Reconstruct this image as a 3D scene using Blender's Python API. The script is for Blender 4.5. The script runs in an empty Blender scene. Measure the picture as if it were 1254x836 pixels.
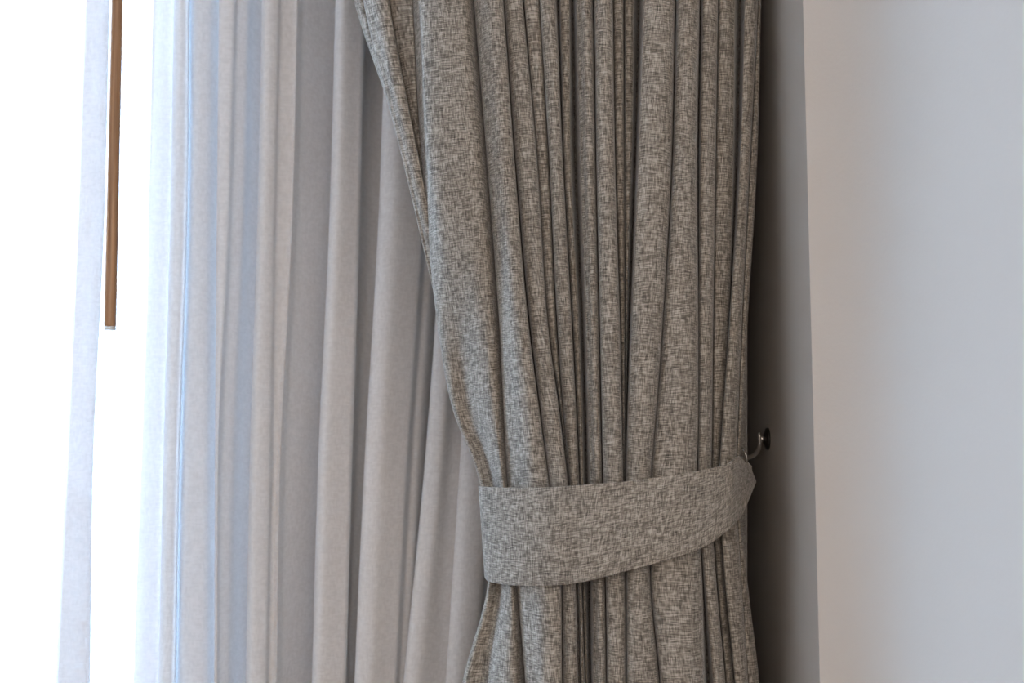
import bpy, bmesh, math, random
import numpy as np
from mathutils import Vector, Matrix, Euler
random.seed(4)
S = bpy.context.scene
C = S.collection

# ------------------------------------------------------------------ camera
FPX = 1740.0
CAMZ = 1.2
cam_data = bpy.data.cameras.new('camera')
cam = bpy.data.objects.new('camera', cam_data); C.objects.link(cam)
cam_data.sensor_width = 36.0
cam_data.lens = FPX/1254*36.0
cam_data.clip_start = 0.02
cam.location = (0, 0, CAMZ)
RM = Matrix.Rotation(math.radians(90+5.5), 3, 'X') @ Matrix.Rotation(math.radians(-0.27), 3, 'Z')
cam.rotation_euler = RM.to_euler()
cam_data.dof.use_dof = True
cam_data.dof.focus_distance = 1.5
cam_data.dof.aperture_fstop = 5.0
S.camera = cam

def ray(px, py):
    return RM @ Vector(((px-627)/FPX, -(py-418)/FPX, -1.0))
RMn = np.array(RM)
def at(px, py, Y):
    d = ray(px, py); k = Y/d.y
    return Vector((d.x*k, Y, CAMZ+d.z*k))

# ------------------------------------------------------------------ world (pale overcast sky) and exposure
SKY = 20.0
w = bpy.data.worlds.new('sky'); S.world = w; w.use_nodes = True
wn = w.node_tree.nodes; wl = w.node_tree.links
bg = wn['Background']; bg.inputs['Strength'].default_value = SKY
tc = wn.new('ShaderNodeTexCoord'); nz = wn.new('ShaderNodeTexNoise'); nz.inputs['Scale'].default_value = 3.2
nz.inputs['Detail'].default_value = 4
cr = wn.new('ShaderNodeValToRGB')
cr.color_ramp.elements[0].position = .35; cr.color_ramp.elements[0].color = (.46, .64, .98, 1)
cr.color_ramp.elements[1].position = .62; cr.color_ramp.elements[1].color = (.60, .76, 1.0, 1)
wl.new(tc.outputs['Generated'], nz.inputs['Vector']); wl.new(nz.outputs['Fac'], cr.inputs['Fac']); wl.new(cr.outputs['Color'], bg.inputs['Color'])
S.view_settings.view_transform = 'Standard'
S.view_settings.look = 'None'
S.view_settings.gamma = 1
S.view_settings.exposure = 0.0
S.cycles.use_denoising = True
S.cycles.max_bounces = 10
S.cycles.diffuse_bounces = 5
S.cycles.transparent_max_bounces = 24
S.cycles.sample_clamp_indirect = 6

def area(name, loc, target, sx, sy, power, col):
    l = bpy.data.lights.new(name, 'AREA'); l.shape = 'RECTANGLE'; l.size = sx; l.size_y = sy
    l.energy = power; l.color = col
    o = bpy.data.objects.new(name, l); C.objects.link(o); o.location = loc
    o.rotation_euler = (Vector(target)-Vector(loc)).to_track_quat('-Z', 'Y').to_euler()
    return o
WY = 1.90                       # window wall, room face
WX0, WX1, WZ0, WZ1 = -1.75, -0.492, 0.05, 2.35
# fill lights added inside the unseen room
area('top_fill', (0.75, -1.0, 2.5), (0.25, 1.5, 1.2), 1.0, 0.6, 13, (1.0, .80, .63))  # invented warm fill from above
area('side_fill', (-2.45, 0.45, 1.5), (0.3, 1.4, 1.2), 1.3, 1.6, 2, (.78, .89, 1.0))  # added cool fill from the left, no window in that wall
area('front_fill', (-0.15, -2.4, 1.5), (0.0, 1.6, 1.2), 1.4, 1.4, 38, (1.0, .86, .75))  # added warm fill from the camera side, not daylight
p = bpy.data.lights.new('window_portal', 'AREA'); p.shape = 'RECTANGLE'; p.size = WX1-WX0; p.size_y = WZ1-WZ0
p.cycles.is_portal = True
po = bpy.data.objects.new('window_portal', p); C.objects.link(po)
po.location = ((WX0+WX1)/2, WY+.15, (WZ0+WZ1)/2); po.rotation_euler = (math.radians(-90), 0, 0)

# ------------------------------------------------------------------ materials
class NT:
    def __init__(s, name):
        s.m = bpy.data.materials.new(name); s.m.use_nodes = True
        s.n = s.m.node_tree.nodes; s.l = s.m.node_tree.links
        s.b = s.n['Principled BSDF']; s.out = s.n['Material Output']
    def new(s, t, **k):
        x = s.n.new(t)
        for a, v in k.items():
            if a in x.inputs.keys(): x.inputs[a].default_value = v
            else: setattr(x, a, v)
        return x
    def link(s, a, b): s.l.new(a, b)

def plain(name, col, rough=.6, metal=0.0, spec=.5):
    t = NT(name); t.b.inputs['Base Color'].default_value = (*col, 1)
    t.b.inputs['Roughness'].default_value = rough; t.b.inputs['Metallic'].default_value = metal
    t.b.inputs['Specular IOR Level'].default_value = spec
    return t.m

def plaster(name, col, bump=.08, rough=.85):
    t = NT(name)
    tc = t.new('ShaderNodeTexCoord')
    n1 = t.new('ShaderNodeTexNoise', Scale=7.0, Detail=5.0)
    mx = t.new('ShaderNodeMix', data_type='RGBA')
    mx.inputs[6].default_value = (*[c*.97 for c in col], 1); mx.inputs[7].default_value = (*col, 1)
    t.link(tc.outputs['Object'], n1.inputs['Vector']); t.link(n1.outputs['Fac'], mx.inputs[0])
    t.link(mx.outputs[2], t.b.inputs['Base Color'])
    n2 = t.new('ShaderNodeTexNoise', Scale=260.0, Detail=3.0)
    bp = t.new('ShaderNodeBump', Strength=bump, Distance=.002)
    t.link(tc.outputs['Object'], n2.inputs['Vector']); t.link(n2.outputs['Fac'], bp.inputs['Height']); t.link(bp.outputs['Normal'], t.b.inputs['Normal'])
    t.b.inputs['Roughness'].default_value = rough
    t.b.inputs['Specular IOR Level'].default_value = .25
    return t.m

def threads(t, su, sv, lng, seed=0.0):
    """two crossing sets of slubby yarns in UV metres -> value sockets (vertical, horizontal)"""
    uv = t.new('ShaderNodeUVMap'); out = []
    sp = t.new('ShaderNodeSeparateXYZ'); t.link(uv.outputs['UV'], sp.inputs[0])
    for i, n_ in enumerate((su, sv)):
        ac, al = (sp.outputs[0], sp.outputs[1]) if i == 0 else (sp.outputs[1], sp.outputs[0])
        m = t.new('ShaderNodeMath', operation='MULTIPLY'); m.inputs[1].default_value = n_; t.link(ac, m.inputs[0])
        wb = t.new('ShaderNodeTexNoise', Scale=22.0, Detail=1.0); t.link(uv.outputs['UV'], wb.inputs['Vector'])      # yarns wander a little
        wa = t.new('ShaderNodeMath', operation='MULTIPLY_ADD'); wa.inputs[1].default_value = 5.0; t.link(wb.outputs['Fac'], wa.inputs[0]); t.link(m.outputs[0], wa.inputs[2])
        fl = t.new('ShaderNodeMath', operation='FLOOR'); t.link(wa.outputs[0], fl.inputs[0])
        sc = t.new('ShaderNodeMath', operation='MULTIPLY_ADD'); sc.inputs[1].default_value = 17.37; sc.inputs[2].default_value = seed+i*7.3; t.link(fl.outputs[0], sc.inputs[0])
        lm = t.new('ShaderNodeMath', operation='MULTIPLY'); lm.inputs[1].default_value = lng; t.link(al, lm.inputs[0])
        cb = t.new('ShaderNodeCombineXYZ'); t.link(sc.outputs[0], cb.inputs[0]); t.link(lm.outputs[0], cb.inputs[1])
        n = t.new('ShaderNodeTexNoise', Scale=1.0, Detail=1.5, Roughness=.6)
        t.link(cb.outputs[0], n.inputs['Vector']); out.append(n.outputs['Fac'])
    return uv, out

def linen(name, tint=(1, 1, 1)):
    t = NT(name)
    uv, (nv, nh) = threads(t, 1200, 1200, 95)
    _, (mv, mh) = threads(t, 560, 560, 60, 5.0)
    def math_(op, a, b):
        m = t.new('ShaderNodeMath', operation=op)
        for i, x in enumerate((a, b)):
            if isinstance(x, float): m.inputs[i].default_value = x
            else: t.link(x, m.inputs[i])
        return m.outputs[0]
    s1 = math_('ADD', nv, nh); s2 = math_('ADD', mv, mh)
    s = math_('ADD', math_('MULTIPLY', s1, .41), math_('MULTIPLY', s2, .09))    # mean .5
    r = t.new('ShaderNodeValToRGB')
    e = r.color_ramp.elements
    e[0].position = .345; e[0].color = (.055, .051, .045, 1)
    e[1].position = .60; e[1].color = (.48, .444, .388, 1)
    m_ = r.color_ramp.elements.new(.455); m_.color = (.165, .149, .128, 1)
    m_ = r.color_ramp.elements.new(.52); m_.color = (.295, .270, .233, 1)
    t.link(s, r.inputs['Fac']); t.link(r.outputs['Color'], t.b.inputs['Base Color'])
    bp = t.new('ShaderNodeBump', Strength=.3, Distance=.0004)
    t.link(s, bp.inputs['Height']); t.link(bp.outputs['Normal'], t.b.inputs['Normal'])
    t.b.inputs['Roughness'].default_value = .85
    t.b.inputs['Specular IOR Level'].default_value = .2
    t.b.inputs['Sheen Weight'].default_value = .25
    t.b.inputs['Sheen Roughness'].default_value = .4
    return t.m

def sheer(name):
    t = NT(name); t.n.remove(t.b)
    uv, (nv, nh) = threads(t, 520, 520, 90, 2.0)
    a = t.new('ShaderNodeMath', operation='ADD'); t.link(nv, a.inputs[0]); t.link(nh, a.inputs[1])
    mr = t.new('ShaderNodeMapRange'); mr.inputs['From Min'].default_value = .8; mr.inputs['From Max'].default_value = 1.2
    mr.inputs['To Min'].default_value = -.05; mr.inputs['To Max'].default_value = .05
    t.link(a.outputs[0], mr.inputs['Value'])
    lw = t.new('ShaderNodeLayerWeight', Blend=.35)          # fewer gaps between the yarns when the cloth is seen at a slant
    f = t.new('ShaderNodeMapRange'); f.inputs['To Min'].default_value = .21; f.inputs['To Max'].default_value = .02
    t.link(lw.outputs['Facing'], f.inputs['Value'])
    ad = t.new('ShaderNodeMath', operation='ADD', use_clamp=True); t.link(f.outputs[0], ad.inputs[0]); t.link(mr.outputs[0], ad.inputs[1])
    bp = t.new('ShaderNodeBump', Strength=.15, Distance=.0003); t.link(a.outputs[0], bp.inputs['Height'])
    df = t.new('ShaderNodeBsdfDiffuse'); df.inputs['Color'].default_value = (.87, .875, .89, 1)
    tl = t.new('ShaderNodeBsdfTranslucent'); tl.inputs['Color'].default_value = (.74, .82, .90, 1)
    t.link(bp.outputs['Normal'], df.inputs['Normal']); t.link(bp.outputs['Normal'], tl.inputs['Normal'])
    tr = t.new('ShaderNodeBsdfTransparent')
    m1 = t.new('ShaderNodeMixShader'); m1.inputs[0].default_value = .08
    t.link(df.outputs[0], m1.inputs[1]); t.link(tl.outputs[0], m1.inputs[2])
    m2 = t.new('ShaderNodeMixShader'); t.link(ad.outputs[0], m2.inputs[0]); t.link(m1.outputs[0], m2.inputs[1]); t.link(tr.outputs[0], m2.inputs[2])
    t.link(m2.outputs[0], t.out.inputs['Surface'])
    return t.m

def wood(name):
    t = NT(name)
    tc = t.new('ShaderNodeTexCoord'); mp = t.new('ShaderNodeMapping'); mp.inputs['Scale'].default_value = (260, 260, 5)
    n = t.new('ShaderNodeTexNoise', Scale=1.0, Detail=4.0)
    r = t.new('ShaderNodeValToRGB'); e = r.color_ramp.elements
    e[0].position = .3; e[0].color = (.20, .10, .045, 1); e[1].position = .7; e[1].color = (.46, .26, .13, 1)
    t.link(tc.outputs['Object'], mp.inputs['Vector']); t.link(mp.outputs['Vector'], n.inputs['Vector']); t.link(n.outputs['Fac'], r.inputs['Fac'])
    t.link(r.outputs['Color'], t.b.inputs['Base Color']); t.b.inputs['Roughness'].default_value = .38
    return t.m

def floor_mat(name):
    t = NT(name)
    tc = t.new('ShaderNodeTexCoord'); mp = t.new('ShaderNodeMapping'); mp.inputs['Scale'].default_value = (3, 40, 1)
    n = t.new('ShaderNodeTexNoise', Scale=1.0, Detail=5.0)
    r = t.new('ShaderNodeValToRGB'); e = r.color_ramp.elements
    e[0].position = .3; e[0].color = (.17, .10, .055, 1); e[1].position = .7; e[1].color = (.30, .19, .11, 1)
    t.link(tc.outputs['Object'], mp.inputs['Vector']); t.link(mp.outputs['Vector'], n.inputs['Vector']); t.link(n.outputs['Fac'], r.inputs['Fac'])
    t.link(r.outputs['Color'], t.b.inputs['Base Color']); t.b.inputs['Roughness'].default_value = .4
    return t.m

M_WALL = plaster('wall_paint', (.56, .525, .485))
M_CEIL = plaster('ceiling_paint', (.80, .78, .75))
M_OUT = plaster('outside_render', (.80, .82, .83))
M_FLOOR = floor_mat('floor_boards')
M_LINEN = linen('grey_linen')
M_SHEER = sheer('sheer_voile')
M_WOOD = wood('brown_wood')
M_CHROME = plain('polished_metal', (.78, .76, .73), .28, 1.0)
M_DARK = plain('dark_metal', (.03, .028, .026), .35, .6)
M_WHITE = plain('white_lacquer', (.8, .8, .79), .4)
M_CAP = plain('pale_cap', (.72, .76, .76), .2, .3)
tg = NT('window_glass'); tg.n.remove(tg.b)
_t = tg.new('ShaderNodeBsdfTransparent'); _g = tg.new('ShaderNodeBsdfGlossy', Roughness=.02); _f = tg.new('ShaderNodeFresnel', IOR=1.45); _m = tg.new('ShaderNodeMixShader')
_t.inputs['Color'].default_value = (.96, .985, .98, 1)
_geo = tg.new('ShaderNodeNewGeometry'); _iv = tg.new('ShaderNodeMath', operation='SUBTRACT'); _iv.inputs[0].default_value = 1.0; _mu = tg.new('ShaderNodeMath', operation='MULTIPLY')
tg.link(_geo.outputs['Backfacing'], _iv.inputs[1]); tg.link(_f.outputs[0], _mu.inputs[0]); tg.link(_iv.outputs[0], _mu.inputs[1])   # reflect at the outer faces only
tg.link(_mu.outputs[0], _m.inputs[0]); tg.link(_t.outputs[0], _m.inputs[1]); tg.link(_g.outputs[0], _m.inputs[2]); tg.link(_m.outputs[0], tg.out.inputs['Surface'])
M_GLASS = tg.m

# ------------------------------------------------------------------ helpers
def mesh_obj(name, me, mat, parent=None, smooth=False):
    me.name = name; o = bpy.data.objects.new(name, me); C.objects.link(o)
    me.materials.append(mat)
    if smooth:
        for q in me.polygons: q.use_smooth = True
    if parent: o.parent = parent
    return o
def bm_obj(name, bm, mat, parent=None, smooth=False):
    me = bpy.data.meshes.new(name); bmesh.ops.recalc_face_normals(bm, faces=bm.faces); bm.to_mesh(me); bm.free()
    return mesh_obj(name, me, mat, parent, smooth)
def add_box(bm, lo, hi):
    lo = Vector(lo); hi = Vector(hi)
    r = bmesh.ops.create_cube(bm, size=1.0, matrix=Matrix.Translation((lo+hi)/2) @ Matrix.Diagonal((*(hi-lo), 1)))
    return r['verts']
def add_tube(bm, pts, rad, seg=16, cap=True):
    pts = [Vector(q) for q in pts]; n = len(pts)
    rads = rad if isinstance(rad, (list, tuple)) else [rad]*n
    rings = []; prev = None
    for i, q in enumerate(pts):
        tg_ = (pts[min(i+1, n-1)]-pts[max(i-1, 0)]).normalized()
        if prev is None:
            a = tg_.orthogonal().normalized()
        else:
            a = (prev-tg_*prev.dot(tg_)).normalized()
        prev = a; b = tg_.cross(a)
        rings.append([bm.verts.new(q+(a*math.cos(k*2*math.pi/seg)+b*math.sin(k*2*math.pi/seg))*rads[i]) for k in range(seg)])
    for i in range(n-1):
        for k in range(seg):
            bm.faces.new((rings[i][k], rings[i][(k+1) % seg], rings[i+1][(k+1) % seg], rings[i+1][k]))
    if cap:
        bm.faces.new(rings[0][::-1]); bm.faces.new(rings[-1])
def tag(o, label=None, cat=None, kind=None, group=None):
    if label: o['label'] = label
    if cat: o['category'] = cat
    if kind: o['kind'] = kind
    if group: o['group'] = group
    return o
def empty(name, loc):
    o = bpy.data.objects.new(name, None); C.objects.link(o); o.location = loc; o.empty_display_size = .05; return o
def struct(name, lo, hi, mat, label, cat='room surface'):
    bm = bmesh.new(); add_box(bm, lo, hi); o = bm_obj(name, bm, mat); tag(o, label, cat, 'structure'); return o
def keep(ch, parent):                                  # parent without moving
    ch.parent = parent; ch.matrix_parent_inverse = Matrix.Translation(-parent.location)

def hermite(xs, ys, xq):
    """cubic through (xs, ys[k,...]) with limited tangents"""
    xs = np.asarray(xs, float); ys = np.asarray(ys, float)
    d = (ys[1:]-ys[:-1])/(xs[1:]-xs[:-1]).reshape((-1,)+(1,)*(ys.ndim-1))
    m = np.empty_like(ys); m[0] = d[0]; m[-1] = d[-1]
    a, b = d[:-1], d[1:]
    avg = (a+b)/2
    lim = 3*np.minimum(abs(a), abs(b))
    m[1:-1] = np.where(a*b <= 0, avg*.15, np.sign(avg)*np.minimum(abs(avg), lim))
    out = []
    for x in np.atleast_1d(xq):
        k = int(np.clip(np.searchsorted(xs, x)-1, 0, len(xs)-2)); h = xs[k+1]-xs[k]; t = (x-xs[k])/h
        out.append((2*t**3-3*t**2+1)*ys[k]+(t**3-2*t**2+t)*h*m[k]+(-2*t**3+3*t**2)*ys[k+1]+(t**3-t**2)*h*m[k+1])
    return np.array(out)

def cloth(name, keys, ctrl, base_y, basefn, rows, sub, mat, ztop, zbot, parent=None, wrinkle=.0, vstep=.05, flare=None, thick=.0):
    """ctrl: [key][point] = (px, depth towards the room). Builds one draped sheet."""
    ctrl = np.array(ctrl, float)                      # K,P,2
    R = hermite(keys, ctrl, rows)                     # rows,P,2
    P = R.shape[1]; cols = []
    for i in range(P-1):
        p0, p1, p2, p3 = R[:, max(i-1, 0)], R[:, i], R[:, i+1], R[:, min(i+2, P-1)]
        n = sub + (1 if i == P-2 else 0)
        for j in range(n):
            t = j/sub
            # centripetal-ish catmull rom, tension .4
            m1 = .42*(p2-p0); m2 = .42*(p3-p1)
            cols.append((2*t**3-3*t**2+1)*p1+(t**3-2*t**2+t)*m1+(-2*t**3+3*t**2)*p2+(t**3-t**2)*m2)
    G = np.stack(cols, 1)                              # rows, cols, 2
    nr, nc = G.shape[:2]
    px = G[..., 0]; dep = G[..., 1]
    Y = base_y-dep-basefn(px, np.array(rows)[:, None])
    if wrinkle:
        cc = np.arange(nc)[None]; rr = np.array(rows)[:, None]
        Y = Y + wrinkle*(np.sin(cc*.11+rr*.013+2*np.sin(rr*.006))*.6+np.sin(cc*.043-rr*.021+1.3)*.5+np.sin(rr*.034+cc*.31)*.18)
    py = np.repeat(np.array(rows, float)[:, None], nc, 1)
    loc = np.stack([(px-627)/FPX, -(py-418)/FPX, -np.ones_like(px)], -1) @ RMn.T
    k = Y/loc[..., 1]
    V = loc*k[..., None]; V[..., 2] += CAMZ
    # straight continuation up to the rail and down to the floor
    top = []; z0 = V[0, :, 2]
    for f in (1.0, .66, .33):
        t_ = V[0].copy(); t_[:, 2] = z0+(ztop-z0)*f
        dv = (V[0]-V[1]); s_ = (t_[:, 2]-z0)/np.maximum(dv[:, 2], 1e-5)
        t_[:, 0] += dv[:, 0]*s_*.35; top.append(t_)
    bot = []; z1 = V[-1, :, 2]
    for f in (.33, .66, 1.0):
        t_ = V[-1].copy(); t_[:, 2] = z1+(zbot-z1)*f; bot.append(t_)
    V = np.concatenate([np.stack(top), V, np.stack(bot)], 0); nr = V.shape[0]
    seg = np.linalg.norm(np.diff(V[3:-3], axis=1)[..., :2], axis=-1).mean(0)
    u = np.concatenate([[0], np.cumsum(seg)])
    verts = V.reshape(-1, 3)
    faces = [(r*nc+c, r*nc+c+1, (r+1)*nc+c+1, (r+1)*nc+c) for r in range(nr-1) for c in range(nc-1)]
    me = bpy.data.meshes.new(name); me.from_pydata(verts.tolist(), [], faces)
    uvl = me.uv_layers.new(name='UVMap')
    li = np.empty(len(me.loops), int); me.loops.foreach_get('vertex_index', li)
    uvs = np.stack([u[li % nc], verts[li, 2]], -1).astype(np.float32)
    uvl.data.foreach_set('uv', uvs.ravel())
    o = mesh_obj(name, me, mat, parent, True)
    return o, V

# ------------------------------------------------------------------ room shell
XR = 369.5/FPX*1.38            # side wall plane beside the window
YC = 1.38                      # where the side wall kinks outward
RX = -2.6; RY = -2.8; ZC = 2.6
bm = bmesh.new()               # window wall with its opening
add_box(bm, (RX, WY, 0), (WX0, WY+.18, ZC)); add_box(bm, (WX1, WY, 0), (XR+.6, WY+.18, ZC))
add_box(bm, (WX0, WY, WZ1), (WX1, WY+.18, ZC)); add_box(bm, (WX0, WY, 0), (WX1, WY+.18, WZ0))
tag(bm_obj('wall_back', bm, M_WALL), 'plastered window wall behind the sheer curtain', 'wall', 'structure')
# right wall: return beside the window, then a splayed face towards the room
ang = math.radians(18); L2 = 4.3
x2 = XR+.0; dx, dy = math.sin(ang), -math.cos(ang)
COVE = []; cx_, cy_ = XR, YC+.004           # added curve after the return, shaped to grade its light from warm to blue
for q in range(28):
    th_ = math.radians(18+36*(1-q/27)**1.3); COVE.append((cx_, cy_)); cx_ += math.sin(th_)*.0045; cy_ -= math.cos(th_)*.0045
XE0, YE0 = cx_+dx*L2, cy_+dy*L2
prof = [(XR, WY), (XR, YC+.012), *COVE, (XE0, YE0), (XE0+.3, YE0), (XR+.3, WY)]
bm = bmesh.new(); lo_ = [bm.verts.new((x, y, 0)) for x, y in prof]; hi_ = [bm.verts.new((x, y, ZC)) for x, y in prof]
for i in range(len(prof)):
    j = (i+1) % len(prof); bm.faces.new((lo_[i], lo_[j], hi_[j], hi_[i]))
bm.faces.new(lo_); bm.faces.new(hi_[::-1])
tag(bm_obj('wall_right', bm, M_WALL), 'plain pale plaster wall right of the grey drape', 'wall', 'structure')
XE = XE0+.3
struct('wall_left', (RX-.15, RY, 0), (RX, WY+.18, ZC), M_WALL, 'left wall of the room', 'wall')
struct('wall_front', (RX, RY-.15, 0), (XE, RY, ZC), M_WALL, 'wall behind the photographer', 'wall')
struct('floor', (RX-.15, RY-.15, -.1), (XE, WY+.18, 0), M_FLOOR, 'wooden floor of the room', 'floor')
struct('ceiling', (RX-.15, RY-.15, ZC), (XE, WY+.18, ZC+.1), M_CEIL, 'white ceiling of the room', 'ceiling')
# window: frame and pane
win = empty('window_1', ((WX0+WX1)/2, WY+.1, WZ0)); tag(win, 'bright window behind the sheer curtain', 'window', 'structure')
bm = bmesh.new(); t_ = .05
add_box(bm, (WX0, WY+.08, WZ0), (WX0+t_, WY+.14, WZ1)); add_box(bm, (WX1-.016, WY+.08, WZ0), (WX1, WY+.14, WZ1))
add_box(bm, (WX0+t_, WY+.08, WZ0), (WX1-.016, WY+.14, WZ0+t_)); add_box(bm, (WX0+t_, WY+.08, WZ1-t_), (WX1-.016, WY+.14, WZ1))
keep(bm_obj('window_frame', bm, M_WHITE), win)
bm = bmesh.new(); add_box(bm, (WX0+t_, WY+.105, WZ0+t_), (WX1-.016, WY+.111, WZ1-t_)); keep(bm_obj('window_pane', bm, M_GLASS), win)
# outside: a pale terrace with a low parapet
o = struct('terrace', (-9, WY+.18, -.3), (5, 7.2, -.05), M_OUT, 'pale terrace outside the window, overexposed', 'terrace')
o = struct('parapet', (-9, 7.0, -.05), (5, 7.2, 1.05), M_OUT, 'pale low parapet wall outside the window', 'parapet')
o = struct('parapet_coping', (-9, 6.94, 1.05), (5, 7.26, 1.12), M_OUT, 'white coping along the parapet outside', 'parapet')

# ------------------------------------------------------------------ sheer curtain
SK = [0, 280, 556, 836]
E = dict(a=(102, 92, 80, 67), b=(139, 132, 119, 114), e1=(192, 183, 173, 163), e2=(214, 209, 201, 195), e3=(231, 228, 219, 214),
         e4=(268, 265, 263, 262), e5=(288, 281, 269, 264), e6=(321, 315, 306, 301), e7=(342, 336, 331, 326), e8=(365, 358, 344, 339),
         e9=(411, 403, 390, 382), e10=(447, 441, 432, 424), e11=(473, 463, 447, 434), e12=(530, 519, 501, 486), e13=(552, 540, 521, 494),
         e14=(592, 580, 564, 546), e15=(640, 625, 607, 582))
def ev(n, k, o=0): return E[n][k]+o
sctrl = []
for k in range(4):
    s = lambda n, o=0, d=0.0: (ev(n, k, o), d)
    row = [s('a', 4, .022), s('a', 20, .024), s('b', -7, .020), s('b', -5, .012), s('a', 20, .013), s('a', 2, .008), s('a', 0, -.002), s('a', 5, -.012), s('a', 24, -.015), s('b', 8, -.012), s('e1', -26, .0), s('e1', -4, .012), s('e2', -5, .020), s('e2', 0, .012), s('e2', -4, .002), s('e1', 10, .0), s('e1', 0, -.008), s('e1', 6, -.020), s('e2', -6, -.02),
           s('e2', -3, .0), s('e2', 0, .024), s('e2', 5, .032), s('e3', -5, .030), s('e3', 1, .020), s('e3', -1, -.02), s('e3', -3, -.045), s('e3', 5, -.045), s('e3', 5, -.03), s('e3', 4, -.006), s('e3', 14, -.002), s('e4', -10, -.012), s('e4', 3, -.04), s('e4', 4, -.03), s('e4', 0, .006), s('e4', 4, .012), s('e5', -2, .010), s('e5', 3, -.008),  # hidden pocket at e3 added to hold back window light behind the folds
           s('e5', 16, -.022), s('e6', -10, -.05), s('e6', 7, -.072), s('e6', 7, -.03), s('e6', 0, .010), s('e6', 3, .026), s('e6', 10, .030), s('e7', -1, .024), s('e7', 3, .010), s('e8', -5, .006), s('e8', -1, .010), s('e8', 2, .002), s('e8', 7, -.012),
           s('e9', -24, -.034), s('e9', -8, -.06), s('e9', 8, -.086), s('e9', 8, -.03), s('e9', 0, .010), s('e9', 3, .026), s('e9', 12, .031), s('e10', -8, .020), s('e10', -3, .016), s('e10', 0, .006), s('e10', -2, -.030), s('e10', 2, -.060),
           s('e11', -8, -.082), s('e11', 8, -.088), s('e11', 9, -.03), s('e11', 0, .012), s('e11', 4, .028), s('e11', 20, .034), s('e12', -14, .022), s('e12', -3, .014), s('e12', 0, .004), s('e12', 4, -.012), s('e12', 14, -.022),
           s('e13', 8, -.084), s('e13', 8, -.02), s('e13', 0, .012), s('e13', 4, .026), s('e13', 20, .028), s('e14', -12, .010), s('e14', 4, -.002), s('e14', 3, .008), s('e14', 0, .018), s('e14', 14, .024), s('e15', -2, .012), s('e15', 6, -.03), s('e15', 50, -.02), (720, -.05)]
    sctrl.append(row)
rows = list(range(-80, 921, 25))
# extend the key rows linearly beyond the frame
A = np.array(sctrl, float)
up = A[0]-(A[1]-A[0])*(80/280); dn = A[3]+(A[3]-A[2])*(84/280)
sh, _ = cloth('sheer_curtain', [-80]+SK+[920], [up]+list(A)+[dn], 1.80, lambda x, y: 0*x*y, rows, 4, M_SHEER, 2.5, .02, wrinkle=.0012)
tag(sh, 'translucent white sheer curtain hanging in soft folds over the window', 'sheer curtain')

# ------------------------------------------------------------------ grey linen drape
K = [-100, 0, 200, 400, 500, 590, 700, 836, 940]
def bump(Ls, Rs, ds, hs):
    n = len(K)
    f = lambda v: [v]*n if np.isscalar(v) else v
    return (Ls, Rs, f(ds), f(hs))
B0 = bump([412, 433, 500, 548, 570, 602, 609, 592, 580], [430, 446, 506, 551, 573, 604, 611, 596, 584], [-.03]*2+[-.045]+[-.06]*6, .01)
B1 = bump([432, 445, 494, 541, 566, 599, 606, 584, 572], [464, 476, 514, 553, 577, 603, 610, 596, 585], [0, 0, -.012, -.035, -.05, -.055, -.055, -.055, -.055], [.02, .02, .014, .01, .01, .008, .008, .01, .01])
BM = bump([468, 477, 514.5, 554, 578, 604, 611, 597, 586], [500, 505, 518, 557, 581, 606, 613, 600, 590], [-.022, -.022, -.04, -.06, -.06, -.06, -.06, -.06, -.06], .01)
P2 = [[(498, -.03), (505, -.010), (510, .006), (545, .010), (564, .002), (572, -.03)],
      [(505, -.03), (512, -.010), (517, .006), (552, .010), (571, .002), (579, -.03)],
      [(517, -.03), (522.5, -.010), (528, .006), (569, .010), (588, .002), (596, -.03)],
      [(536, -.03), (542, -.010), (560, -.002), (584, .010), (603, .002), (611, -.03)],
      [(554, -.03), (559, -.012), (574, -.014), (591, .004), (608, .004), (617, -.03)],
      [(587.5, -.02), (590, -.008), (602, -.03), (608, -.010), (616, .003), (621, -.025)],
      [(598, -.02), (601, -.008), (611, -.028), (618, -.010), (626, .0), (631, -.025)],
      [(566, -.03), (571, -.006), (592, -.026), (608, -.004), (630, .0), (642, -.035)],
      [(550, -.03), (556, -.006), (582, -.026), (604, -.004), (634, .0), (650, -.035)]]
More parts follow.
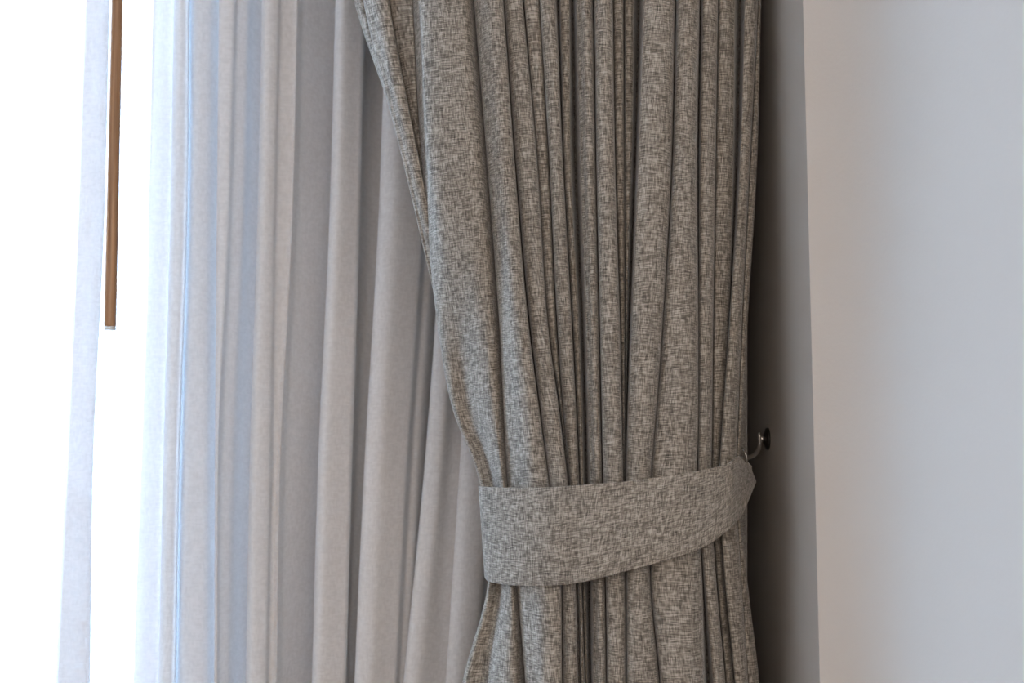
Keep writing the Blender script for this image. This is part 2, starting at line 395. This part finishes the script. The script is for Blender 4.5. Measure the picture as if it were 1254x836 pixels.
Bs = [
 bump([574, 581, 597, 612, 617, 622, 632, 644, 650], [608, 616, 630, 647, 660, 672, 687, 688, 690], [.012, .012, .014, .016, .014, .010, .010, .012, .012], .03),
 bump([609, 617.5, 632, 650, 662, 673, 688, 690, 692], [632, 640, 658, 671, 684, 695, 704, 708, 712], [.0, .0, .0, .002, .004, .004, .0, .0, .0], .03),
 bump([634, 642, 659, 672, 686, 696, 704.5, 708.5, 712], [653, 660, 671.5, 681, 689, 697.5, 706, 710, 713], [-.008, -.008, -.012, -.016, -.03, -.035, -.035, -.035, -.035], .015),
 bump([655, 661, 673, 683, 690, 698, 707, 711, 714], [674, 680, 689, 700, 705, 709, 712, 716, 719], [.002, .002, -.002, -.006, -.012, -.018, -.02, -.02, -.02], .025),
 bump([683, 686, 691, 702, 707, 710.5, 713, 717, 720], [694, 697, 699, 709, 713, 715, 717, 720, 723], [-.02, -.02, -.022, -.028, -.032, -.036, -.038, -.038, -.038], .015),
 bump([700, 705, 710, 717, 720, 722, 725, 726, 727], [722, 725, 729, 733, 735, 737, 740, 742, 743], [0, 0, 0, 0, 0, 0, -.004, 0, 0], .028),
 bump([725, 728, 730.5, 735, 737, 739, 742, 743.5, 744], [748, 750, 753, 759, 761, 763, 765, 766, 766], [.006, .006, .006, .008, .008, .006, .002, .004, .004], .03),
 bump([751, 751.5, 754.5, 760, 762, 763.6, 765.6, 766.4, 766.4], [763, 763, 764, 765, 765, 764.4, 766, 766.8, 766.8], -.022, .015),
 bump([764, 765, 765, 766, 766, 765, 766.2, 767, 767], [775, 776, 774, 768, 767, 765.8, 766.6, 767.2, 767.2], -.03, .018),
 bump([792, 788, 781, 773, 769, 767, 767.4, 767.6, 767.6], [829, 826, 822, 811, 804, 797, 796, 807, 812], [.012, .012, .012, .014, .012, .008, .004, .008, .008], .034),
 bump([832, 829, 824, 812.5, 805, 798, 797.5, 809, 815], [857, 856, 853, 855, 855, 853, 859, 862, 864], [.010, .010, .010, .012, .012, .010, .010, .014, .014], .034),
 bump([861, 860, 857, 856, 856, 855, 861.5, 873, 880], [880, 879, 876, 873, 872, 871, 876, 888, 894], [-.002, -.002, -.002, 0, 0, 0, -.002, 0, 0], .025),
 bump([880.5, 880, 877, 874, 873, 872, 877.5, 889, 895], [902, 900, 898, 892, 886, 880.5, 886.5, 899, 905], [-.018, -.018, -.02, -.022, -.024, -.026, -.026, -.026, -.026], .02),
 bump([914, 912, 906, 893, 886, 881, 887, 900, 907], [930, 928, 918, 908, 904, 901, 907, 916, 921], [0, 0, 0, 0, 0, 0, .002, 0, 0], .025),
 bump([930.5, 928.5, 919, 909, 905, 902, 907.5, 916.5, 921.5], [935, 932, 927, 915, 910, 905, 914, 930, 938], [-.02, -.02, -.022, -.022, -.022, -.022, -.022, -.022, -.022], .012),
]
dctrl = []; SKEW = [B0, B1, Bs[0], Bs[5]]
for k in range(len(K)):
    pts = []; last = None
    seq = [B0, B1, BM, 'P2'] + Bs
    for b in seq:
        if b == 'P2':
            q = P2[k]; L, R, d, h = q[0][0], q[-1][0], q[2][1], .03; body = q
        else:
            L, R, d, h = b[0][k], b[1][k], b[2][k], b[3][k]; w_ = R-L
            if b in SKEW: body = [(L, d-.75*h), (L+.24*w_, d-.32*h), (L+.46*w_, d-.04*h), (L+.72*w_, d), (R-.08*w_, d-.18*h), (R, d-.6*h)]
            else: body = [(L, d-.55*h), (L+.10*w_, d-.16*h), (L+.34*w_, d-.01*h), (L+.68*w_, d), (R-.09*w_, d-.18*h), (R, d-.6*h)]
        if last is not None:
            lr, ld, lh = last; vm = (lr+L)/2; gap = L-lr
            vd = min(ld-lh, d-h)-.026 - min(.05, max(0, gap)*.004)
            pts.append((lr+gap*.35, vd)); pts.append((lr+gap*.65, vd-.001))
        pts += body; last = (R, d, h)
    xr_ = pts[-1][0]
    pts += [(xr_-2, -.06), (min(xr_-2, 918), -.085), (915, -.115), (906, -.17), (898, -.22), (889, -.28), (881, -.34), (876, -.39), (868, -.402), (846, -.40)]  # back return, added to keep stray window light off the side wall
    dctrl.append(pts)
bx = [380, 480, 540, 600, 640, 700, 780, 850, 890, 930, 960]
BT = np.array([-.105, -.050, -.026, -.010, .0, .010, .010, .002, -.012, -.034, -.05])
bbx = [570, 588, 600, 620, 650, 700, 780, 850, 885, 905, 930]
BB = np.array([-.105, -.084, -.064, -.042, -.020, .002, .010, .0, -.016, -.034, -.07])
def base(x, y):
    x = np.asarray(x, float); y = np.asarray(y, float)
    t = np.interp(x, bx, BT); b = np.interp(x, bbx, BB)
    wgt = np.interp(y, [250, 590, 700, 900], [0, 1, 1, .3])
    return t*(1-wgt)+b*wgt
rows = sorted(set(list(range(-100, 560, 14))+list(range(560, 740, 9))+list(range(740, 941, 14))))
DY = 1.475
dr, _ = cloth('grey_drape', K, dctrl, DY, base, rows, 4, M_LINEN, 2.5, .02, wrinkle=.0011)
tag(dr, 'heavy grey linen drape gathered in pleats and cinched by a tieback', 'drape')

# ------------------------------------------------------------------ tieback band
top = [(587.5, 595), (589.5, 595.2), (597, 595.8), (612, 596.6), (640, 597), (682, 596), (733, 592), (763, 589.5), (797, 585.5), (838, 579.5), (870, 573.5), (887, 569), (897, 564), (904, 558.5), (911, 565), (918, 573)]
bot = [(595, 706), (597, 710), (602, 712.6), (615, 715), (641, 717), (682, 716.4), (723, 710.5), (755, 702), (790, 693), (826, 683), (858, 671.5), (880, 658), (895, 645), (907, 632), (917, 610), (925, 591)]
def bdep(x): return float(np.interp(x, bbx, BB))
cols = []
pre = [((740, 590), (745, 690), -.115, -.115), ((660, 594), (665, 708), -.11, -.11), ((606, 594), (612, 706), -.11, -.11), ((592, 594.5), (599, 703), -.092, -.092)]
for a_, b_, da, db in pre: cols.append((a_, b_, da, db))
for i, (a_, b_) in enumerate(zip(top, bot)):
    if i < 14:
        da = bdep(a_[0])+.019; db = bdep(b_[0]-6)+.019
        if i == 0: da = db = -.074
        if i == 1: da = db = -.064
        if i == 13: da = -.045; db = -.022
    else:
        da, db = (-.068, -.045) if i == 14 else (-.088, -.078)
    cols.append((a_, b_, da, db))
cols.append(((914, 577), (920, 598), -.102, -.10)); cols.append(((900, 578), (902, 612), -.112, -.112)); cols.append(((860, 585), (860, 650), -.114, -.114)); cols.append(((790, 588), (790, 680), -.115, -.115)); cols.append(((741, 590), (746, 690), -.115, -.115))
NJ = 15
ctl = np.array([[(a_[0]+(b_[0]-a_[0])*t, a_[1]+(b_[1]-a_[1])*t, da+(db-da)*t) for t in np.linspace(0, 1, NJ)] for a_, b_, da, db in cols])
nc_ = len(cols); prm = np.linspace(0, nc_-1, (nc_-1)*6+1)
Gb = hermite(list(range(nc_)), ctl, prm)
verts = []; U = []
for i in range(Gb.shape[0]):
    for j in range(NJ):
        x, y, d = Gb[i, j]; jj = j/(NJ-1)
        bulge = .0016*math.sin(math.pi*jj)+.0005*math.sin(i*.23+jj*5)
        verts.append(at(x, y, DY-d-bulge))
seg = np.array([(verts[(i+1)*NJ+7]-verts[i*NJ+7]).length for i in range(Gb.shape[0]-1)]); us = np.concatenate([[0], np.cumsum(seg)])
faces = [(i*NJ+j, i*NJ+j+1, (i+1)*NJ+j+1, (i+1)*NJ+j) for i in range(Gb.shape[0]-1) for j in range(NJ-1)]
tb = empty('curtain_tieback', at(740, 650, DY)); tag(tb, 'wide grey linen tieback band wrapped around the gathered drape', 'tieback')
me = bpy.data.meshes.new('band'); me.from_pydata([tuple(v) for v in verts], [], faces)
uvl = me.uv_layers.new(name='UVMap')
for lp in me.loops:
    vi = lp.vertex_index; uvl.data[lp.index].uv = (us[vi//NJ]+5.3, -(vi % NJ)/(NJ-1)*.105+3.1)
band = mesh_obj('band', me, M_LINEN, None, True)
so = band.modifiers.new('thickness', 'SOLIDIFY'); so.thickness = .003; so.offset = 0
bv = band.modifiers.new('edge', 'BEVEL'); bv.width = .0009; bv.segments = 2; bv.limit_method = 'ANGLE'; bv.angle_limit = math.radians(50)
keep(band, tb)
# ring sewn to the band end, hooked on the wall
YH = 1.615
def torus(bm, c, r, th, n, up=Vector((0, 0, 1)), sq=1.0, seg=10):
    n = Vector(n).normalized(); a = n.orthogonal().normalized(); a = (up-n*up.dot(n)).normalized(); b = n.cross(a)
    N = 28; rings = []
    for i in range(N):
        ph = 2*math.pi*i/N; rd = a*math.cos(ph)*sq+b*math.sin(ph)
        rings.append([bm.verts.new(c+rd*(r+th*math.cos(q*2*math.pi/seg))+n*th*math.sin(q*2*math.pi/seg)) for q in range(seg)])
    for i in range(N):
        for q in range(seg):
            bm.faces.new((rings[i][q], rings[(i+1) % N][q], rings[(i+1) % N][(q+1) % seg], rings[i][(q+1) % seg]))
bm = bmesh.new(); torus(bm, at(909.5, 558, 1.575), .0082, .0012, (.78, -.60, .30), sq=1.15)
r_ = bm_obj('ring', bm, M_CHROME, None, True); r_['label'] = 'small metal ring at the band end'; keep(r_, tb)
bm = bmesh.new(); add_tube(bm, [at(912, 573, 1.583), at(916, 567, 1.58), at(919, 571, 1.584), at(919, 580, 1.588), at(915, 584, 1.59)], .0018, 10)
keep(bm_obj('loop', bm, M_LINEN, None, True), tb)

# ------------------------------------------------------------------ tieback hook on the wall
hk = empty('tieback_hook', (XR, YH+.03, at(940, 537, YH).z)); tag(hk, 'small metal tieback hook screwed to the wall right of the drape', 'hook')
pc = Vector((XR, 1.63, at(940, 537, 1.63).z))
bm = bmesh.new()
prof = [(0, .0055), (.006, .0052), (.0085, .004), (.0118, .003), (.0128, .0015), (.0128, 0)]
N = 28; rg = []
for r, hx in prof[1:]:
    rg.append([bm.verts.new(pc+Vector((-hx, r*math.cos(q*2*math.pi/N), r*math.sin(q*2*math.pi/N)))) for q in range(N)])
cv = bm.verts.new(pc+Vector((-.0055, 0, 0)))
for q in range(N): bm.faces.new((cv, rg[0][q], rg[0][(q+1) % N]))
for i in range(len(rg)-1):
    for q in range(N): bm.faces.new((rg[i][q], rg[i+1][q], rg[i+1][(q+1) % N], rg[i][(q+1) % N]))
bm.faces.new(rg[-1])
o = bm_obj('wall_plate', bm, M_DARK, None, True); o['label'] = 'dark round wall plate'; keep(o, hk)
bm = bmesh.new(); bmesh.ops.create_uvsphere(bm, u_segments=16, v_segments=12, radius=.0035, matrix=Matrix.Translation(pc+Vector((-.008, -.002, 0))))
add_tube(bm, [pc+Vector((-.004, 0, 0)), pc+Vector((-.011, -.003, .001))], .0022, 12)
keep(bm_obj('stem', bm, M_CHROME, None, True), hk)
hp = [(929.5, 529.5, 1.615), (930, 535, 1.614), (930.3, 542, 1.612), (929, 550, 1.608), (924, 556.5, 1.602), (917, 560, 1.596), (910.5, 561.5, 1.59), (905.5, 559.5, 1.585), (902.5, 555, 1.581), (901.5, 549, 1.578)]
hy = hermite(list(range(len(hp))), np.array(hp), np.linspace(0, len(hp)-1, 46))
bm = bmesh.new(); n_ = len(hy)
add_tube(bm, [at(*q) for q in hy], [.0024 if 2 < i < n_-3 else .0016+.0003*min(i, n_-1-i) for i in range(n_)], 14)
keep(bm_obj('hook_arm', bm, M_CHROME, None, True), hk)

# ------------------------------------------------------------------ curtain wand
WYd = 1.70
pt = at(134.3, 401, WYd); 
wd = empty('curtain_wand', pt); tag(wd, 'slim brown wooden curtain wand hanging in front of the bright window', 'curtain wand')
tp = Vector((pt.x, pt.y, 2.46))
bm = bmesh.new(); add_tube(bm, [pt, pt+Vector((0, 0, .004)), pt+Vector((0, 0, .3)), pt+Vector((0, 0, .6)), tp], [.0073, .0077, .0073, .0070, .0070], 24)
keep(bm_obj('rod', bm, M_WOOD, None, True), wd)
bm = bmesh.new(); add_tube(bm, [pt-Vector((0, 0, .0035)), pt-Vector((0, 0, .0030)), pt+Vector((0, 0, .001))], [.0062, .0074, .0074], 24)
o = bm_obj('end_cap', bm, M_CAP, None, True); o['label'] = 'pale shiny end cap'; keep(o, wd)
# curtain track under the ceiling (above the frame)
bm = bmesh.new(); add_box(bm, (-2.3, 1.46, 2.5), (XR-.01, 1.86, 2.6)); o = bm_obj('curtain_track', bm, M_WHITE)
tag(o, 'white double curtain track under the ceiling', 'curtain track')
